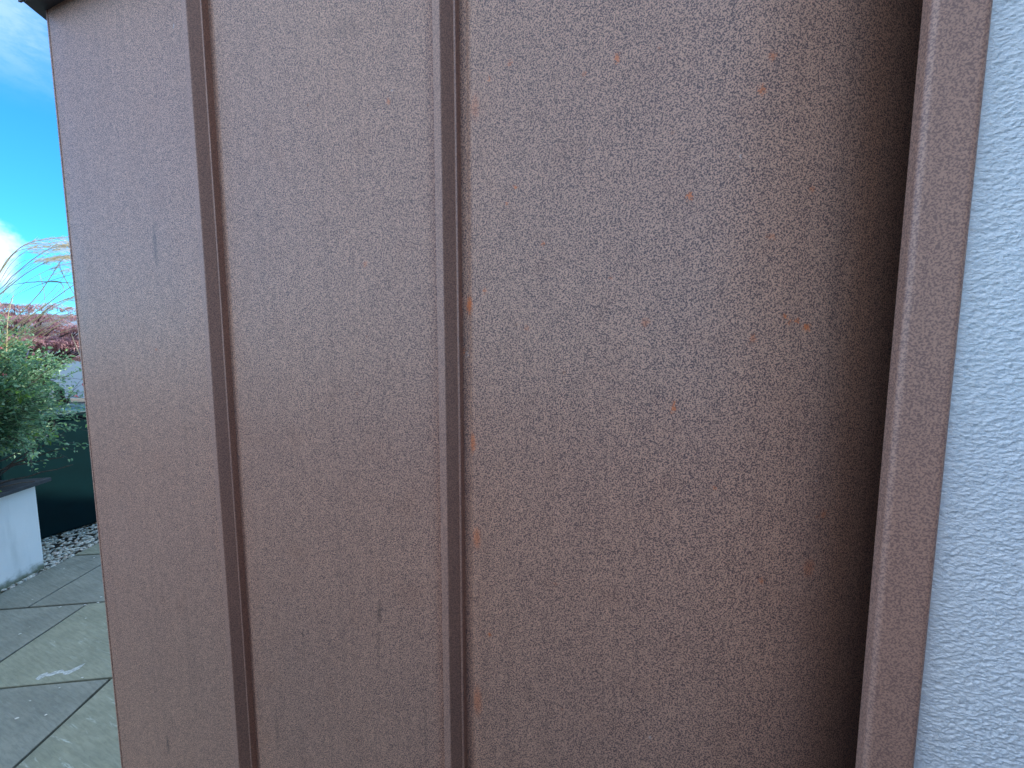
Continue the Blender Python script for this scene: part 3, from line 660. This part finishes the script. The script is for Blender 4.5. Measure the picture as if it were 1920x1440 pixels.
for pts in BL:
    P3 = [Vector(p) - GO for p in pts]; sm = bez(P3[0], P3[1] * 2 - (P3[0] + P3[2]) / 2, P3[2], 10); n = len(sm)
    root = Vector((random.uniform(-.1, .1), random.uniform(-.1, .1), 0))
    V, F = [], []
    for i, p in enumerate(sm):
        wv = Vector((.0, .35, .94)) * (.0032 * math.sin(math.pi * (i + .6) / (n + .2)) + .0008); V += [tuple(p - wv), tuple(p + wv + Vector((0, .0015, 0)))]
    F = [(2 * i, 2 * i + 1, 2 * i + 3, 2 * i + 2) for i in range(n - 1)]
    link('blade', mesh('blade', V, F, True), M_BLADE, grass)
for k in range(90):
    a = random.uniform(0, 6.28); l = random.uniform(.35, .9); tip = Vector((math.cos(a) * l * .8 - .1, math.sin(a) * l * .6, random.uniform(.5, 1.05)))
    root = Vector((random.uniform(-.12, .12), random.uniform(-.12, .12), 0)); sm = bez(root, (tip.x * .3, tip.y * .3, tip.z * 1.1), tip, 8)
    V = []; sd = Vector((-math.sin(a), math.cos(a), 0))
    for i, p in enumerate(sm): wv = sd * (.004 * (1 - i / 9)); V += [tuple(p - wv), tuple(p + wv)]
    link('blade', mesh('blade', V, [(2 * i, 2 * i + 1, 2 * i + 3, 2 * i + 2) for i in range(8)], True), M_BLADE, grass)

# ------------------------------------------------------------------ purple maple
maple = empty('purple_maple', (-6.35, 4.75, 0.03), 0, label='low dark red purple-leaved maple tree beyond the shrub', category='tree')
def mleaf(p, d, up, L, V, F):
    d = d.normalized(); sd = d.cross(up)
    if sd.length < 1e-4: sd = Vector((1, 0, 0))
    sd.normalize()
    for a, s_ in ((-1.15, .62), (-.55, .88), (0, 1), (.55, .88), (1.15, .62)):
        dd = d * math.cos(a) + sd * math.sin(a); pp_ = dd.cross(up).normalized() * L * .055; k = len(V); m2 = p + dd * L * s_ * .55 - Vector((0, 0, L * .05)); e_ = p + dd * L * s_ - Vector((0, 0, L * .3))
        V += [tuple(p), tuple(m2 + pp_), tuple(e_), tuple(m2 - pp_)]; F.append((k, k + 1, k + 2, k + 3))
V, F = [], []; br = []
layers = []
for k in range(70):
    a = random.uniform(0, 6.28); q = math.sqrt(random.random()); zc = 2.22 - 0.62 * q * q - random.random() * (.15 + .42 * q)
    if math.cos(a) * q > .35: zc = max(zc, 1.72)
    layers.append((math.cos(a) * q * 1.02 + .0, math.sin(a) * q * .85, zc, random.uniform(.16, .34)))
layers += [(.98, -.28, 1.66, .13), (.85, -.3, 1.60, .12), (1.1, -.1, 1.98, .16), (.98, .0, 2.02, .22), (.75, -.2, 2.12, .25), (1.12, -.15, 1.88, .16), (1.12, -.2, 1.84, .12)]
for (x, y, z, s_) in layers:
    trunkp = Vector((x * .25, y * .25, 1.0 + .6 * random.random())); tip = Vector((x, y, z)); br.append((trunkp, tip))
    for i in range(int(120 * s_ / .25)):
        a = random.uniform(0, 6.28); q = math.sqrt(random.random()) * s_
        p = Vector((x + math.cos(a) * q, y + math.sin(a) * q, z + .03 - q * q * 1.1 + random.gauss(0, .014)))
        o_ = Vector((x, y, 0)).normalized() if (x or y) else Vector((1, 0, 0))
        d_ = Vector((math.cos(a), math.sin(a), -.35)) * .8 + o_ * .6 + rv3() * .35
        mleaf(p, d_, Vector((0, 0, 1)) + rv3() * .3, random.uniform(.05, .075), V, F)
link('crown', mesh('maple_crown', V, F), M_MAPLE, maple, kind='stuff')
link('trunk', mesh('maple_trunk', *tube([(0, 0, -.03), (.03, .01, .4), (-.02, .03, .8), (.02, 0, 1.2), (.0, .02, 1.6)], [.07, .058, .05, .042, .03], 9), True), M_MBARK, maple)
for a_, b_ in br:
    link('branch', mesh('branch', *tube(bez(a_, (a_ + b_) / 2 + Vector((0, 0, .18)), b_, 6), [.014, .012, .010, .008, .006, .005, .004], 5)), M_MBARK, maple)

# ------------------------------------------------------------------ wheeled bin
bdir = Vector((0.37, 0.93, 0)).normalized(); bang = math.atan2(bdir.y, bdir.x)
b0 = Vector((-3.983, 2.985, 0)) - bdir * 0.16
wbin = empty('wheelie_bin', (b0.x, b0.y, -0.012), bang, label='dark green plastic wheelie bin standing on the pebbles', category='bin')
# local x along visible side, +y to the back (away from the path)
BW, BD = 0.72, 0.58
def taper(x0_, x1_, y0_, y1_, z0_, z1_, ins):
    v = [(x0_ + ins, y0_ + ins, z0_), (x1_ - ins, y0_ + ins, z0_), (x1_ - ins, y1_ - ins, z0_), (x0_ + ins, y1_ - ins, z0_), (x0_, y0_, z1_), (x1_, y0_, z1_), (x1_, y1_, z1_), (x0_, y1_, z1_)]
    return v, [(3, 2, 1, 0), (4, 5, 6, 7), (0, 1, 5, 4), (1, 2, 6, 5), (2, 3, 7, 6), (3, 0, 4, 7)]
bevel(link('body', mesh('bin_body', *taper(0, BW, 0.0, BD, 0.03, 1.045, 0.012)), M_BIN, wbin), 0.02, 3)
bevel(link('rim', mesh('bin_rim', *box(-.022, BW + .022, -.022, BD + .022, 1.046, 1.075)), M_BIN, wbin), 0.006, 2)
V = []; F = []; n1_, n2_ = 12, 10
for j in range(n2_ + 1):
    for i in range(n1_ + 1):
        a = i / n1_; b = j / n2_; ed = min(a, 1 - a, b, 1 - b); hgt = 1.079 + (0.045 * (1 - math.exp(-ed * 9)) if ed > 0 else 0)
        V.append((-.03 + a * (BW + .06), -.03 + b * (BD + .06), hgt))
F = [(j * (n1_ + 1) + i, j * (n1_ + 1) + i + 1, (j + 1) * (n1_ + 1) + i + 1, (j + 1) * (n1_ + 1) + i) for j in range(n2_) for i in range(n1_)]
lid = link('lid', mesh('bin_lid', V, F, True), M_LID, wbin); sm_ = lid.modifiers.new('solid', 'SOLIDIFY'); sm_.thickness = 0.006
bevel(link('lid_skirt', mesh('lid_skirt', *merge([box(-.031, BW + .031, -.034, -.029, 1.050, 1.080), box(-.031, BW + .031, BD + .029, BD + .034, 1.050, 1.080)])), M_BIN, wbin), 0.0015)
for i, xx in enumerate((0.30, 0.62)):
    bevel(link('rib', mesh('rib', *box(xx, xx + .016, -.012, .004, .94, 1.045)), M_BLACKPL if i == 0 else M_BIN, wbin), .002)
link('moulded_mark', mesh('moulded_mark', *box(.17, .27, -.0045, .012, .905, .912)), M_MARK, wbin)
for yy in (-.0, BD - .05):
    t_ = link('wheel', mesh('bin_wheel', *tube([(BW - .08, yy + .02, .10), (BW - .08, yy + .07, .10)], .10, 20)), M_BLACKPL, wbin)
bevel(link('handle', mesh('bin_handle', *tube([(BW + .05, .08, 1.0), (BW + .05, BD - .08, 1.0)], .014, 10)), M_BLACKPL, wbin), .001)

# ------------------------------------------------------------------ parked van
van = empty('parked_van', (-11.42, 9.0, 0.188), R(3), label='pale silver-blue van parked beyond the bin with dark side windows', category='van')
# local x along its side (front to +x), y away; near side at y = 0; rear wheel at x = 0
L0, L1, HT = -0.95, 4.15, 2.33
sideprof = [(L0, .35), (L0 - .02, 1.2), (L0 + .10, 2.15), (L0 + .25, 2.29), (L0 + .7, HT), (2.4, HT), (2.75, 2.24), (3.45, 1.40), (4.05, 1.15), (L1, .85), (L1, .35)]
def arch(cx): return [(cx + .43 * math.cos(a), .33 + .43 * math.sin(a)) for a in np.linspace(0.05, math.pi - .05, 14)]
outline = sideprof + [(3.25 + .43, .35)] + arch(3.25)[0:] + [(3.25 - .43, .28)] + [(.43, .28)] + arch(0) + [(-.43, .35)]
def side_mesh(yy, flip, thick):
    V = []; n = len(outline)
    for dy in (0, thick):
        for (x, z) in outline:
            lean = max(0, z - 1.35) * .10; V.append((x, yy + dy + (lean if not flip else -lean), z))
    F = [tuple(range(n)), tuple(range(n, 2 * n))[::-1]] + [(i, n + i, n + (i + 1) % n, (i + 1) % n) for i in range(n)]
    return V, F
bevel(link('body', mesh('van_body', *side_mesh(0, False, 1.75)), M_VAN, van), .03, 3, 30)
def vp(nm, x0_, x1_, z0_, z1_, mt, y_=-.008, par=None):
    l0, l1 = max(0, z0_ - 1.35) * .10, max(0, z1_ - 1.35) * .10
    v = [(x0_, y_ + l0, z0_), (x1_, y_ + l0, z0_), (x1_, y_ + l1, z1_), (x0_, y_ + l1, z1_)]; v += [(a, b + .02, c) for a, b, c in v]
    o = link(nm, mesh(nm, v, [(0, 1, 2, 3), (7, 6, 5, 4), (0, 4, 5, 1), (1, 5, 6, 2), (2, 6, 7, 3), (3, 7, 4, 0)]), mt, par or van); return bevel(o, .005)
vp('window', -.75, .42, 1.34, 1.72, M_VGLASS); vp('window', .52, 1.50, 1.34, 1.72, M_VGLASS); vp('window', 1.62, 2.75, 1.34, 1.85, M_VGLASS)
for zz_ in (1.30, 1.02): vp('trim_strip', -.85, 3.3, zz_, zz_ + .012, M_VDARK, -.006)
dr = vp('door', .50, 1.52, .42, 1.285, M_VAN, -.006)
vp('door_handle', .36, .50, 1.052, 1.078, M_VDARK, -.022)
for cx in (0, 3.25):
    for yy in (.02, 1.52):
        ty = link('wheel', mesh('van_wheel', *tube([(cx, yy, .33), (cx, yy + .20, .33)], .33, 28), False), M_BLACKPL, van); bevel(ty, .03, 3)
        link('rim', mesh('van_rim', *tube([(cx, yy - .006, .33), (cx, yy + .012, .33)], .21, 20)), M_WHEELM, ty)
        tr_ = []
        for k in range(36):
            a = k * 2 * math.pi / 36; c_, s_ = math.cos(a), math.sin(a); tr_.append(box(-.008, .008, yy + .012, yy + .19, .322, .338)); v, f = tr_[-1]
            tr_[-1] = ([(x * c_ - z * s_ + cx, y, x * s_ + z * c_ + .33) for x, y, z in v], f)
        link('tread', mesh('tread', *merge(tr_)), M_BLACKPL, ty, kind='stuff')
